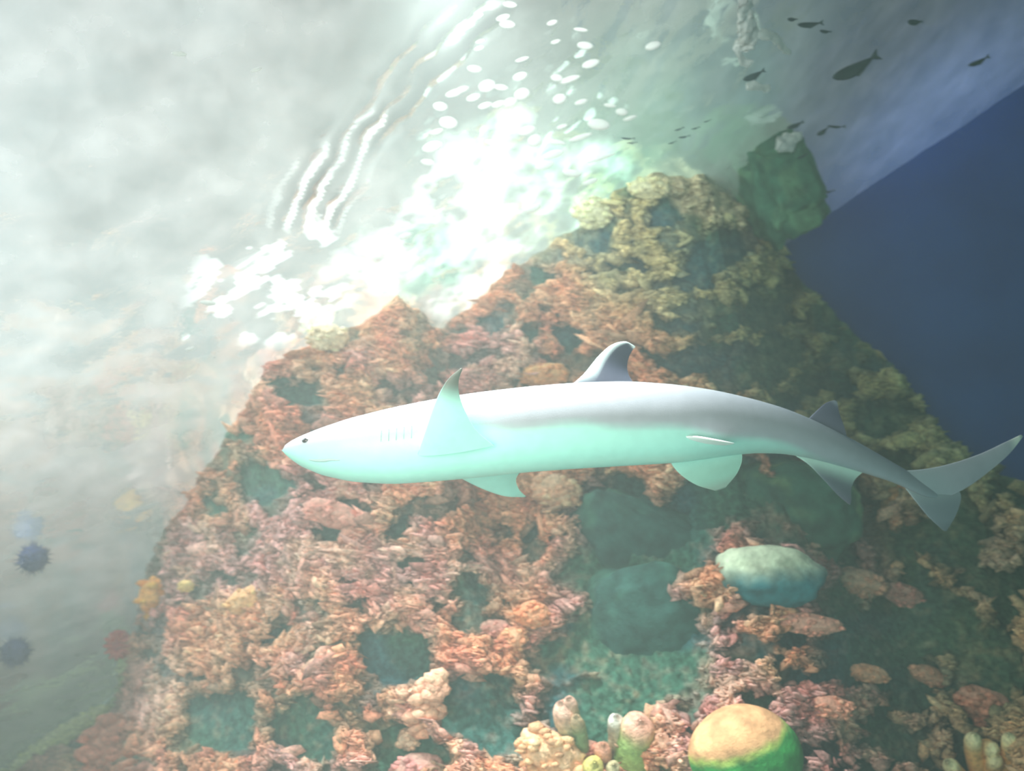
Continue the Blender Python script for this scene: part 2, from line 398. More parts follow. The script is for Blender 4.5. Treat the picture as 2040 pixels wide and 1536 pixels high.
# hollows of smooth, algae-green rock between the corals: (x, y, rx, ry, turn, depth)
HOL = [(790, 1300, 95, 72, -20, 1), (1290, 1105, 175, 100, 20, .9), (1270, 1290, 150, 130, 0, .9), (1120, 1330, 80, 60, 0, .8), (960, 1420, 130, 75, -25, .9),
       (440, 1430, 95, 85, 0, .9), (620, 1455, 75, 60, 0, .9), (1170, 1420, 110, 60, 0, .9), (820, 1500, 90, 50, 0, .9), (535, 965, 62, 52, -30, 1), (655, 1052, 48, 20, -10, 1), (785, 1042, 24, 30, 20, 1),
       (690, 995, 60, 20, 0, .8), (1230, 1010, 90, 70, 30, .9), (1420, 985, 120, 80, 30, 1), (1590, 1010, 130, 110, 0, .7), (1740, 1290, 130, 80, 0, .9), (1850, 1230, 130, 90, 0, .9), (1960, 1330, 100, 100, 0, .8), (1680, 1180, 80, 50, 0, .7),
       (1590, 1270, 40, 25, 10, .9), (1625, 1350, 45, 25, 10, .9), (1560, 1310, 30, 18, 0, .8), (1850, 1390, 30, 28, 0, 1), (1790, 1470, 80, 50, 0, .8), (1730, 1060, 50, 110, 20, .6), (540, 1262, 22, 24, 0, 1.2), (1900, 1050, 90, 70, 20, .8),
       (1310, 700, 34, 17, -25, 1.2), (1250, 527, 40, 20, -15, 1), (1065, 565, 42, 24, -15, .9), (1140, 685, 44, 32, -20, 1), (1045, 665, 36, 20, -20, .8), (600, 778, 42, 28, 0, 1), (560, 745, 36, 16, -10, 1),
       (960, 640, 40, 24, 0, .8), (1330, 420, 70, 26, 20, .9), (1430, 500, 110, 50, 20, .9), (1180, 480, 40, 45, 0, .8), (1370, 560, 60, 24, 0, .9), (1500, 610, 90, 30, 15, .7), (1440, 640, 60, 26, 25, .9), (1330, 640, 70, 16, -15, .8),
       (1390, 720, 90, 42, 10, .9), (1540, 720, 80, 45, 30, .8), (1660, 740, 90, 60, 30, .7), (1780, 830, 90, 60, 30, .8), (1560, 800, 60, 26, 10, .8), (1480, 760, 40, 20, 0, .8), (1640, 640, 60, 40, 30, .8), (1580, 540, 50, 30, 30, .9),
       (480, 870, 30, 22, 0, .8), (430, 1000, 40, 26, 0, .8), (500, 1090, 30, 40, 0, .6), (700, 1215, 30, 22, 0, .7), (930, 1180, 60, 26, 0, .8), (820, 1120, 30, 14, 0, .8), (1060, 1060, 24, 34, 0, .9), (940, 1230, 70, 34, -10, .7),
       (400, 1180, 24, 30, 0, .6), (830, 1150, 12, 10, 0, 1), (660, 1300, 30, 18, 0, .5), (1950, 1480, 60, 40, 0, .7), (860, 740, 30, 22, 0, .7), (760, 760, 24, 30, 0, .7), (970, 700, 34, 18, 0, .6), (180, 1500, 70, 45, -35, .9)]
hol = np.zeros_like(PX)
wx = 42 * fbm(PT, 9, 3, 61); wy = 36 * fbm(PT, 9, 3, 62)
wx2 = 20 * fbm(PT, 34, 3, 63, .7); wy2 = 14 * fbm(PT, 34, 3, 64, .7)
for (cx, cy, rx, ry, an, dp) in HOL:
    a = math.radians(an); dx = PX + wx + wx2 - cx; dy = PY + wy + wy2 - cy
    u = (dx * math.cos(a) - dy * math.sin(a)) / rx; v = (dx * math.sin(a) + dy * math.cos(a)) / ry
    hol = np.maximum(hol, dp * (1 - sstep(.72, 1.12, np.sqrt(u * u + v * v))))
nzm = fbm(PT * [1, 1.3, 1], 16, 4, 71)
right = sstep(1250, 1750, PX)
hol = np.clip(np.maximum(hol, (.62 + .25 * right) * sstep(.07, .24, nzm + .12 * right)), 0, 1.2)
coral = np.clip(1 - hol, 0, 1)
W3 = P(PX, PY, D0)
ridg = 1 - np.abs(fbm(W3, 9, 4, 81)) * 2.2
fine = 1 - np.abs(fbm(W3, 26, 3, 82)) * 2
edgef = sstep(0.0, .06, s)[None, :]
dd = (0.10 * fbm(W3, 1.7, 2, 83) + 0.05 * fbm(W3, 5, 3, 84)) * edgef
dd = dd + coral * (0.045 + 0.035 * ridg + 0.018 * fine) * (.35 + .65 * edgef) - 0.05 * np.clip(hol, 0, 1.2) * edgef + 0.006 * fine
D1 = D0 - dd
D1 = np.maximum(D1, 1.95)
# colour the rock itself has: orange-pink crust, olive-yellow crust near the ridge, green rock in hollows; ridge band and left rim carry painted light
def lerp(a, b, t): return a * (1 - t[..., None]) + b * t[..., None]
c_or = np.array([.66, .27, .15]); c_pk = np.array([.60, .30, .27]); c_tan = np.array([.72, .48, .30]); c_yel = np.array([.50, .47, .22]); c_red = np.array([.50, .12, .09])
c_dk = np.array([.045, .14, .12]); c_gr = np.array([.055, .155, .105]); c_bl = np.array([.04, .13, .17]); c_ol = np.array([.09, .14, .06])
n1 = fbm(PT, 7, 3, 91); n2 = fbm(PT, 22, 3, 92); n3 = fbm(PT, 60, 2, 93)
cc = lerp(c_or + 0 * PT, c_pk + 0 * PT, sstep(-.25, .3, n1))
cc = lerp(cc, c_tan + 0 * PT, .45 * sstep(.0, .4, n2))
cc = lerp(cc, c_red + 0 * PT, .45 * sstep(.2, .45, -n2))
yel = sstep(0, 1, (PX - 950) / 450.0 + (640 - PY) / 320.0 - .15 + .6 * n1)
yel = yel * (1 - sstep(900, 1050, PY)) + .5 * sstep(1650, 1950, PX) * sstep(900, 1000, PY)
cc = lerp(cc, c_yel + 0 * PT, np.clip(yel, 0, 1) * .85)
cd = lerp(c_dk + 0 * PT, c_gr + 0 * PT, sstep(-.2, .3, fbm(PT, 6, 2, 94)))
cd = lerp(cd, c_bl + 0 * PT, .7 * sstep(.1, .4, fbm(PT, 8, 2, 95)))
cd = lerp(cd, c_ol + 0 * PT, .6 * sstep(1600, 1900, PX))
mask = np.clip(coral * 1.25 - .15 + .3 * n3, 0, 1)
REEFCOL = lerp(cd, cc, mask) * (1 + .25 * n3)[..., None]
shelf = sstep(14, -14, (PY - (388 + (PX - 1290) * .385)) + 40 * n2) * sstep(1255, 1320, PX) * sstep(1580, 1540, PX)  # ridge band: lit rock and its reflection painted as pale tan
REEFCOL = lerp(REEFCOL, np.array([.62, .52, .34]) + .0 * PT, .85 * shelf)
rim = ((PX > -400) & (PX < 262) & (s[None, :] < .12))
lit_rim = np.array([.55, .62, .34]); REEFCOL = lerp(REEFCOL, lit_rim + 0 * PT, (rim * sstep(.12, .04, s)[None, :] * .0) + rim * (1 - sstep(.05, .10, s))[None, :] * .9)  # lit edge of the lower-left ridge, put into the rock colour
REEFCOL = np.clip(REEFCOL, .01, .95)
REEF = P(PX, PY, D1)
# rounded rim that turns back out of sight behind the ridge
bk = np.linspace(1, 0, NB + 1)[:-1]
cen = np.array([1050.0, 1300.0])
sh = 1 - 0.02 * bk ** 2
BX = cen[0] + (PX[:, 0] - cen[0])[:, None] * sh; BY = cen[1] + (PY[:, 0] - cen[1])[:, None] * sh
BD = D1[:, :1] + 1.1 * bk[None, :] ** 1.4 * np.where(wr > .5, .35, 1)[:, None]
BACK = P(BX, BY, BD)
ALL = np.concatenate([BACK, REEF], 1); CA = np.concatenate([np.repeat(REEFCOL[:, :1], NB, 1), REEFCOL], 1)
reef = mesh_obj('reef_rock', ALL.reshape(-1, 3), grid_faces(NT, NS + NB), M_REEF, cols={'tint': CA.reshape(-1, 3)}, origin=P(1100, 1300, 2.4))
tag(reef, 'sloping reef wall crusted with orange-pink coral, green hollows between', 'reef')

nrm = np.cross(np.gradient(REEF, axis=0), np.gradient(REEF, axis=1)); nrm /= np.linalg.norm(nrm, axis=-1, keepdims=True) + 1e-9
sg = np.sign((nrm * -REEF).sum(-1)); nrm *= sg[..., None]
def on_reef(px, py):
    i = np.argmin((PX - px) ** 2 + (PY - py) ** 2); i = np.unravel_index(i, PX.shape)
    return REEF[i].copy(), D1[i], nrm[i]

# frilly nodules of the crust: real relief, too many and too small to pick apart
ICO = np.array([(0, 0, 1)] + [(math.cos(a) * .894, math.sin(a) * .894, .447) for a in np.arange(5) * 2 * math.pi / 5] +
               [(math.cos(a) * .894, math.sin(a) * .894, -.447) for a in (np.arange(5) + .5) * 2 * math.pi / 5] + [(0, 0, -1)])
ICF = np.array([(0, 1 + i, 1 + (i + 1) % 5) for i in range(5)] + [(1 + i, 6 + i, 1 + (i + 1) % 5) for i in range(5)] +
               [(1 + (i + 1) % 5, 6 + i, 6 + (i + 1) % 5) for i in range(5)] + [(6 + i, 11, 6 + (i + 1) % 5) for i in range(5)])
def crust(name, count, rmin, rmax, seed, thr=.35, bright=1.15):
    r = np.random.default_rng(seed)
    ii = r.integers(0, NT, count * 4); jj = r.integers(4, NS - 60, count * 4)
    ok = (mask[ii, jj] > thr) & (PX[ii, jj] > -60) & (PX[ii, jj] < 2100) & (PY[ii, jj] < 1600)
    ii, jj = ii[ok][:count], jj[ok][:count]; n = len(ii)
    c = REEF[ii, jj]; nn = nrm[ii, jj]; dep = D1[ii, jj]
    rad = (rmin + (rmax - rmin) * r.random(n) ** 2) * (dep / 2.5)
    ax = RT + .22 * r.normal(size=(n, 3)) - .2 * UP; ax /= np.linalg.norm(ax, axis=1, keepdims=True)
    b2 = np.cross(nn, ax); b2 /= np.linalg.norm(b2, axis=1, keepdims=True); ax = np.cross(b2, nn)
    sc = np.stack([rad * (1.2 + 1.8 * r.random(n)), rad * (.25 + .4 * r.random(n)), rad * (.7 + .8 * r.random(n))], 1)
    v = ICO[None] * (1 + .45 * r.normal(size=(n, 12, 1)))
    v = v[..., 0:1] * (ax * sc[:, :1])[:, None] + v[..., 1:2] * (b2 * sc[:, 1:2])[:, None] + v[..., 2:3] * (nn * sc[:, 2:])[:, None] + (c + nn * rad[:, None] * .5)[:, None]
    f = (ICF[None] + 12 * np.arange(n)[:, None, None]).reshape(-1, 3)
    tint = REEFCOL[ii, jj] * (bright * (.60 + .65 * r.random((n, 1)))) + .02 * r.random((n, 1)); tint = np.clip(tint, .01, .9)
    o = mesh_obj(name, v.reshape(-1, 3), f, M_CRUST, parent=reef, cols={'tint': np.repeat(tint, 12, 0)})
    o['kind'] = 'stuff'; return o
crust('coral_crust', 36000, .003, .0095, 5)
crust('coral_frill', 3800, .007, .018, 6, thr=.5)

# ------------------------------------------------------------------ lumps: coral heads, sponges, stones
def lump_mesh(center, axes, amp, nscale, seed, nu=36, nv=24, pole=None, pw=1.0):
    """closed lumpy ellipsoid; axes = three world vectors"""
    th = np.linspace(0, 2 * math.pi, nu, endpoint=False); ph = np.linspace(0.0008, math.pi - .0008, nv)
    d = np.stack([np.sin(ph)[:, None] * np.cos(th), np.sin(ph)[:, None] * np.sin(th), np.cos(ph)[:, None] * np.ones(nu)], -1)
    rr = 1 + amp * fbm(d * 1.0 + seed, nscale, 3, seed)
    q = d * rr[..., None]
    v = center + q[..., :1] * axes[0] + q[..., 1:2] * axes[1] + q[..., 2:] * axes[2]
    f = grid_faces(nv, nu, True)
    return v.reshape(-1, 3), f, d.reshape(-1, 3), rr.reshape(-1)

def frame_axes(px, py, rx, ry, rz, d, turn=0.0):
    a = math.radians(turn); k = d / F
    X = (RT * math.cos(a) + UP * math.sin(a)); Y = (-RT * math.sin(a) + UP * math.cos(a))
    return [X * rx * k, Y * ry * k, -fw * rz * k]

def coral_head(px, py, rx, ry, col, col2, label, name='coral_head', cat='coral', turn=0, amp=.22, sc=3.0, seed=1, knobs=26, push=.1):
    pos, d, n = on_reef(px, py)
    ax = frame_axes(px, py, rx, ry, min(rx, ry) * .85, d, turn)
    c = pos - fw * push * .35
    v, f, dr, rr = lump_mesh(c, ax, amp, sc, seed)
    t = np.clip((rr - 1) / amp * .9 + .5, 0, 1)[:, None]
    root = empty(name, c, label, cat)
    mesh_obj('base', v, f, M_LUMP, parent=root, cols={'tint': np.array(col) * (1 - t) + np.array(col2) * t})
    # knobbly outgrowths, joined: too small to pick apart
    r = np.random.default_rng(seed); vs = []; fs = []; cs = []
    for q in range(knobs):
        e_ = r.normal(size=3); e_[2] = abs(e_[2]) + .2; e_ /= np.linalg.norm(e_)
        w = c + (e_[0] * ax[0] + e_[1] * ax[1] + e_[2] * ax[2]) * (1 + .05)
        k = (.13 + .12 * r.random()) * np.linalg.norm(ax[1])
        vv = ICO * (1 + .2 * r.normal(size=(12, 1))); vs.append(w + (vv[:, :1] * RT * 1.5 + vv[:, 1:2] * UP + vv[:, 2:] * fw) * k)
        fs.append(ICF + 12 * q); cs.append(np.repeat((np.array(col) * (.8 + .7 * r.random()))[None], 12, 0))
    if knobs:
        kk = mesh_obj('knob', np.vstack(vs), np.vstack(fs), M_LUMP, parent=root, cols={'tint': np.clip(np.vstack(cs), 0, .95)}); kk['kind'] = 'stuff'
    return root

OR, OR2 = (.80, .34, .15), (.90, .52, .26)
PK, PK2 = (.60, .27, .22), (.72, .42, .34)
coral_head(1085, 748, 48, 24, OR, OR2, 'orange coral head showing just above the back of the shark', seed=3)
coral_head(315, 1185, 30, 38, (.98, .34, .06), (1.0, .50, .14), 'bright orange sponge lump on the left edge of the reef', 'sponge', 'sponge', seed=4, knobs=10)
coral_head(378, 1163, 16, 12, (1.0, .60, .20), (1, .75, .35), 'small yellow-orange sponge knob right of the bright orange sponge', 'sponge', 'sponge', seed=5, knobs=6)
coral_head(500, 1190, 44, 24, (.90, .45, .20), (.95, .58, .34), 'flat pale orange sponge between the orange sponge and the round hole', 'sponge', 'sponge', turn=20, seed=6, knobs=14)
coral_head(245, 1478, 68, 58, (.62, .22, .15), (.72, .33, .24), 'large brick-red coral dome in the lower left corner', seed=7, knobs=40, turn=-20)
coral_head(668, 1022, 60, 26, (.74, .30, .24), (.80, .42, .34), 'arched pink coral ledge under the throat of the shark', turn=-18, seed=8)
coral_head(1062, 1218, 34, 24, (.78, .28, .14), (.86, .42, .24), 'rounded orange coral knob above the smooth green hollow', seed=9)
coral_head(1020, 1268, 34, 22, (.80, .33, .18), (.88, .46, .28), 'orange coral knob just below and left of the rounded one', turn=30, seed=10)
coral_head(985, 1250, 30, 20, PK, PK2, 'dull pink coral knob on the narrow coral spur', seed=11)
coral_head(1110, 975, 48, 34, (.82, .42, .26), (.90, .56, .38), 'peach coral head below the far pectoral fin', turn=-25, seed=12)
coral_head(1095, 1490, 70, 44, (.84, .44, .24), (.95, .62, .40), 'peach coral mound at the bottom edge left of the finger corals', turn=-30, seed=13, knobs=40)
coral_head(840, 1520, 50, 30, (.62, .26, .24), PK2, 'dull red coral mound at the bottom edge under the green hollow', seed=14)
coral_head(1700, 1155, 52, 26, (.72, .36, .24), (.80, .50, .36), 'pink-tan coral clump right of the blue-green stone', turn=-15, seed=15, knobs=30)
coral_head(1790, 1180, 44, 22, PK, PK2, 'small pink coral clump at the end of the tan clump', turn=-20, seed=16)
coral_head(1775, 1000, 26, 44, (.78, .42, .20), (.85, .58, .30), 'upright orange-tan coral knob below the tail root', turn=-10, seed=17)
coral_head(1955, 1400, 60, 36, (.66, .27, .18), (.74, .38, .28), 'red-brown coral mound near the right edge', turn=-25, seed=18, knobs=34)
coral_head(1600, 1235, 70, 20, (.72, .30, .22), (.80, .42, .32), 'rosy coral ledge directly under the blue-green stone', turn=-5, seed=19, knobs=30)
coral_head(1720, 1335, 40, 18, (.80, .38, .22), (.84, .5, .34), 'thin orange coral shelf jutting over the dark green rock', turn=-10, seed=20)
coral_head(1650, 1400, 40, 22, (.74, .30, .2), (.8, .4, .3), 'red-orange coral shelf above and right of the tan boulder', turn=-10, seed=27)
coral_head(1840, 1340, 40, 18, (.70, .34, .22), (.78, .46, .32), 'tan-pink coral arch over a dark round hollow', turn=-20, seed=21)
coral_head(855, 1390, 26, 60, (.72, .36, .24), (.84, .52, .38), 'upright pale orange coral spur between two green hollows', turn=-20, seed=22, knobs=40)
coral_head(815, 1462, 22, 20, (.74, .44, .30), (.86, .62, .46), 'pale knob at the foot of the upright coral spur', seed=23)
coral_head(165, 1432, 105, 17, (.85, .88, .45), (.95, .95, .62), 'long pale yellow-green strip added as rim light, slanting up in the lower left corner', 'rim_light_ledge', turn=33, seed=28, knobs=60, push=.7)  # added pale strip standing in for light along the ridge rim
coral_head(640, 640, 40, 26, (.80, .62, .42), (.9, .75, .55), 'pale tan coral hump at the waterline', seed=24)
coral_head(1290, 378, 42, 20, (.72, .62, .36), (.85, .78, .52), 'pale yellow coral crest on top of the ridge', seed=25)
coral_head(1180, 430, 36, 30, (.74, .70, .42), (.85, .8, .55), 'yellow-green coral hump left of the crest at the waterline', seed=26)

# red anemone-like coral with petals
pos, d, n = on_reef(275, 1285); px0, py0 = 238, 1283
c = P(px0, py0, d - .02); root = empty('anemone', c, 'small crimson anemone beside the left reef edge', 'anemone')
k = d / F
v, f, dr, rr = lump_mesh(c, [RT * 24 * k, UP * 28 * k, -fw * 16 * k], .15, 3, 5)
mesh_obj('column', v, f, M_LUMP, parent=root, cols={'tint': np.repeat(np.array([[.50, .05, .06]]), len(v), 0)})
for q in range(12):
    a = q * math.tau / 12; w = c + (RT * math.cos(a) * 17 + UP * math.sin(a) * 20) * k - fw * 12 * k
    out = RT * math.cos(a) + UP * math.sin(a)
    v, f, dr, rr = lump_mesh(w, [out * 11 * k, np.cross(out, fw) * 4 * k, -fw * 7 * k], .1, 2, q, 8, 6)
    mesh_obj('tentacle', v, f, M_LUMP, parent=root, cols={'tint': np.repeat(np.array([[.72, .14, .13]]), len(v), 0)})

def stone(px, py, rx, ry, rz, turn, d, colfn, label, name='boulder', seed=1, amp=.08, nsc=1.5, sq=1.0):
    ax = frame_axes(px, py, rx, ry, rz, d, turn); c = P(px, py, d)
    v, f, dr, rr = lump_mesh(c, ax, amp, nsc, seed, 64, 44)
    q = np.sign(dr) * np.abs(dr) ** sq * (rr * (1 + .12 * (1 - sq) * noise(dr, 6, seed)))[:, None]
    v = c + q[:, :1] * ax[0] + q[:, 1:2] * ax[1] + q[:, 2:] * ax[2]
    o = mesh_obj(name, v, f, M_STONE, origin=c, cols={'tint': colfn(dr, v)})
    return tag(o, label, 'rock')

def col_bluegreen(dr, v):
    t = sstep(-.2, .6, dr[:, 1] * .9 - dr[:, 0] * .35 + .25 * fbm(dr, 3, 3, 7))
    return lerp(np.array([.03, .18, .21]) + 0 * dr, np.array([.62, .68, .50]) + 0 * dr, t)  # dark lower part is shade put into the stone's colour
_, d1, _ = on_reef(1540, 1150)
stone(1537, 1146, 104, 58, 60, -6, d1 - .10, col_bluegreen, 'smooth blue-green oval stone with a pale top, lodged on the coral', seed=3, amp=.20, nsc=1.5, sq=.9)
def col_tangreen(dr, v):
    t = sstep(-.16, .16, dr[:, 1] - .62 * dr[:, 0] - .42 + .12 * fbm(dr, 3, 3, 9))
    c = lerp(np.array([.04, .30, .07]) + 0 * dr, np.array([.78, .40, .20]) + 0 * dr, t)
    b = 1 - np.clip(np.abs(t - .45) * 2.4, 0, 1); return lerp(c, np.array([.45, .62, .12]) + 0 * dr, b * .8)
_, d2, _ = on_reef(1490, 1480)
stone(1485, 1505, 108, 96, 80, -8, d2 - .06, col_tangreen, 'rounded boulder at the bottom edge, tan above and bright green below', seed=4, amp=.08, nsc=1.0)
def col_dkgreen(dr, v):
    return lerp(np.array([.04, .13, .09]) + 0 * dr, np.array([.16, .27, .13]) + 0 * dr, sstep(.0, .5, fbm(dr, 2.5, 3, 19)))
_, d3, _ = on_reef(1590, 1010)
stone(1590, 1015, 128, 100, 70, -10, d3 + .02, col_dkgreen, 'large dark green boulder behind the blue-green stone', seed=5, amp=.30, nsc=1.7, sq=.75)
def col_teal(dr, v):
    return lerp(np.array([.035, .11, .095]) + 0 * dr, np.array([.055, .17, .12]) + 0 * dr, sstep(-.2, .4, fbm(dr, 2, 3, 29)))
_, d4, _ = on_reef(1290, 1290)
stone(1290, 1265, 125, 130, 50, 12, d4 + .055, col_teal, 'broad smooth teal rock left of the rosy coral ledge', seed=6, amp=.34, nsc=1.6, sq=.72)
_, d5, _ = on_reef(1270, 1100)
stone(1300, 1090, 175, 85, 45, -24, d5 + .06, col_teal, 'long smooth teal rock slanting down below the shark belly', seed=7, amp=.34, nsc=1.6, sq=.72)
def col_algae(dr, v):
    return lerp(np.array([.06, .19, .12]) + 0 * dr, np.array([.14, .30, .17]) + 0 * dr, sstep(-.2, .4, fbm(dr, 3, 3, 39)))
d8 = float(surf_d(1555, 380))
stone(1556, 375, 66, 92, 60, 22, d8 - .22, col_algae, 'green algae-covered rock by the water surface beyond the ridge', seed=10, amp=.45, nsc=2.0, sq=.55)

# ------------------------------------------------------------------ finger corals
def tube(path, rad, seg=14, flat=1.0):
    path = np.asarray(path, float); n = len(path); T = np.gradient(path, axis=0); T /= np.linalg.norm(T, axis=1, keepdims=True)
    A = np.cross(T, fw); A /= np.linalg.norm(A, axis=1, keepdims=True); Bn = np.cross(T, A)
    th = np.linspace(0, math.tau, seg, endpoint=False); rad = np.asarray(rad, float)
    v = path[:, None] + rad[:, None, None] * (np.cos(th)[None, :, None] * A[:, None] + flat * np.sin(th)[None, :, None] * Bn[:, None])
    f = [list(x) for x in grid_faces(n, seg, True)]
    v = v.reshape(-1, 3); nv_ = len(v); v = np.vstack([v, path[0], path[-1]])
    for j in range(seg):
        f.append([nv_, (j + 1) % seg, j]); f.append([nv_ + 1, (n - 1) * seg + j, (n - 1) * seg + (j + 1) % seg])
    return v, f

def finger(root, pts, radii, c0, c1, d, name='finger'):
    pp = spline(pts, 18); rr = np.interp(np.linspace(0, 1, 18), np.linspace(0, 1, len(radii)), radii) * 1.25 * d / F
    rr[-1] *= .12; rr[-2] *= .62; rr[-3] *= .88; rr[-4] *= .97
    path = P(pp[:, 0], pp[:, 1], np.linspace(d + .03, d - .05, 18))
    v, f = tube(path, rr, 14); v = v + (.10 * rr.mean()) * noise(v, 60, 3)[:, None]
    t = np.r_[np.repeat(np.linspace(0, 1, 18), 14), 0, 1]; t = sstep(.55, .95, t)
    return mesh_obj(name, v, f, M_LUMP, parent=root, cols={'tint': lerp(np.array(c0) + np.zeros((len(v), 3)), np.array(c1) + np.zeros((len(v), 3)), t)})

GR, TIP = (.26, .42, .20), (.90, .52, .40)
p_, df, _ = on_reef(1140, 1480); df -= .06
root = empty('finger_coral', P(1150, 1540, df), 'tall olive-green finger coral with a pale pink forked tip at the bottom', 'coral')
finger(root, [(1165, 1560), (1150, 1500), (1132, 1445), (1118, 1395)], [24, 20, 19, 20], (.22, .32, .17), TIP, df)
finger(root, [(1150, 1480), (1142, 1430), (1132, 1388)], [14, 12, 11], (.22, .32, .17), TIP, df - .01)
finger(root, [(1160, 1510), (1155, 1460), (1146, 1425)], [14, 12, 10], (.24, .34, .17), (.6, .42, .26), df - .03)
finger(root, [(1130, 1550), (1118, 1510), (1112, 1480)], [13, 12, 11], (.5, .36, .25), (.85, .55, .45), df - .02)
root = empty('finger_coral', P(1260, 1540, df), 'thick green finger coral with a coral-pink cap, middle of the bottom edge', 'coral')
finger(root, [(1262, 1560), (1262, 1510), (1268, 1460), (1275, 1432)], [34, 32, 28, 24], (.34, .50, .16), (.92, .46, .34), df)
finger(root, [(1240, 1560), (1232, 1500), (1228, 1450), (1226, 1425)], [18, 16, 14, 12], (.5, .42, .28), (.85, .78, .68), df + .02)
finger(root, [(1205, 1560), (1202, 1520), (1200, 1482)], [16, 14, 14], (.45, .26, .2), (.85, .38, .26), df - .02)
root = empty('finger_coral', P(1335, 1550, df), 'short green finger coral with pink tips beside the tan boulder', 'coral')
finger(root, [(1330, 1560), (1322, 1510), (1316, 1465)], [20, 17, 15], (.30, .40, .2), (.9, .5, .36), df)
finger(root, [(1345, 1560), (1350, 1520), (1356, 1488)], [20, 18, 14], (.24, .42, .18), (.7, .52, .34), df - .02)
root = empty('finger_coral', P(1190, 1560, df), 'low yellow-green coral stub between the two taller finger corals', 'coral')
finger(root, [(1170, 1570), (1178, 1540), (1184, 1518)], [20, 18, 16], (.6, .5, .14), (.7, .6, .2), df - .05)
finger(root, [(1225, 1570), (1222, 1545), (1222, 1522)], [14, 13, 11], (.5, .4, .2), (.6, .5, .3), df - .05)
p_, dy, _ = on_reef(1980, 1490); dy -= .05
root = empty('branching_coral', P(1980, 1550, dy), 'pale yellow-orange branching coral in the lower right corner', 'coral')
YA, YB = (.95, .50, .18), (1.0, .86, .50)
for pts in ([(1960, 1560), (1945, 1520), (1938, 1485), (1940, 1462)], [(1990, 1565), (2000, 1520), (2012, 1490), (2008, 1462)], [(1950, 1500), (1965, 1490), (1985, 1500)],
            [(1925, 1565), (1905, 1540), (1888, 1518)], [(2030, 1560), (2035, 1510), (2028, 1480)], [(1960, 1560), (1975, 1530), (1985, 1505)]):
    finger(root, pts, [15, 14, 13, 12], YA, YB, dy, 'branch')

# purple urchins in the haze on the left
for (px, py, r, lab) in ((66, 1113, 34, 'dark purple urchin on the murky rock at the left edge, the upper one'), (30, 1300, 34, 'dark blue-purple urchin on the murky rock at the left edge, the lower one')):
    d = float(surf_d(px, py)) - .12; c = P(px, py, d); k = d / F
    root = empty('sea_urchin', c, lab, 'urchin')
    v, f, dr, rr = lump_mesh(c, [RT * r * .8 * k, UP * r * .75 * k, -fw * r * .6 * k], .1, 2, 3, 20, 14)
    mesh_obj('shell', v, f, M_LUMP, parent=root, cols={'tint': np.repeat(np.array([[.10, .12, .28]]), len(v), 0)})
    rr_ = np.random.default_rng(px); vs = []; fs = []
    for q in range(130):
        e_ = rr_.normal(size=3); e_ /= np.linalg.norm(e_); b1 = np.cross(e_, [.3, .5, .8]); b1 /= np.linalg.norm(b1); b2 = np.cross(e_, b1)
        o_ = c + e_ * r * .6 * k
        vs.append(np.array([o_ + b1 * 2 * k, o_ - b1 * k + b2 * 1.7 * k, o_ - b1 * k - b2 * 1.7 * k, c + e_ * r * (1.0 + .18 * rr_.random()) * k])); fs += [[4 * q, 4 * q + 1, 4 * q + 3], [4 * q + 1, 4 * q + 2, 4 * q + 3], [4 * q + 2, 4 * q, 4 * q + 3]]
    sp_ = mesh_obj('spines', np.vstack(vs), np.array(fs), M_LUMP, parent=root, cols={'tint': np.repeat(np.array([[.10, .11, .26]]), 520, 0)}); sp_['kind'] = 'stuff'

# ------------------------------------------------------------------ shark
TH = math.radians(25)
DV = UP * math.cos(TH) + fw * math.sin(TH)          # towards the shark's back
LV = UP * math.sin(TH) - fw * math.cos(TH)          # towards its near flank
STN = [(563, 896, 899, 1.76), (570, 886, 908, 1.76), (582, 878, 919, 1.76), (600, 869, 932, 1.76), (640, 853, 950, 1.76), (700, 833, 964, 1.76), (780, 813, 969, 1.76), (860, 797, 964, 1.76),
       (940, 784, 957, 1.77), (1050, 771, 945, 1.78), (1150, 763, 938, 1.79), (1250, 760, 932, 1.80), (1350, 767, 926, 1.81), (1430, 779, 914, 1.83), (1500, 795, 905, 1.85),
       (1560, 812, 906, 1.87), (1620, 836, 916, 1.89), (1700, 875, 938, 1.92), (1780, 921, 962, 1.95), (1840, 956, 992, 1.98), (1885, 986, 992, 2.0)]
S_ = np.array(STN, float); ns = 110
tt = np.linspace(0, 1, ns) ** 1.25 * (len(S_) - 1)
SS = np.array([np.interp(tt, np.arange(len(S_)), S_[:, q]) for q in range(4)]).T
for _ in range(2):
    SS[2:-2] = (SS[1:-3] + 2 * SS[2:-2] + SS[3:-1]) / 4
cx, top, bot, dep = SS.T
def kratio(x): return np.interp(x, [563, 640, 800, 1000, 1400, 1700, 1880], [1.5, 1.3, 1.08, 1.0, .95, .75, .45])
seg = 44; ang = np.linspace(0, math.tau, seg, endpoint=False)
sv = []; sc_ = []
slope = np.gradient((top + bot) / 2, cx)
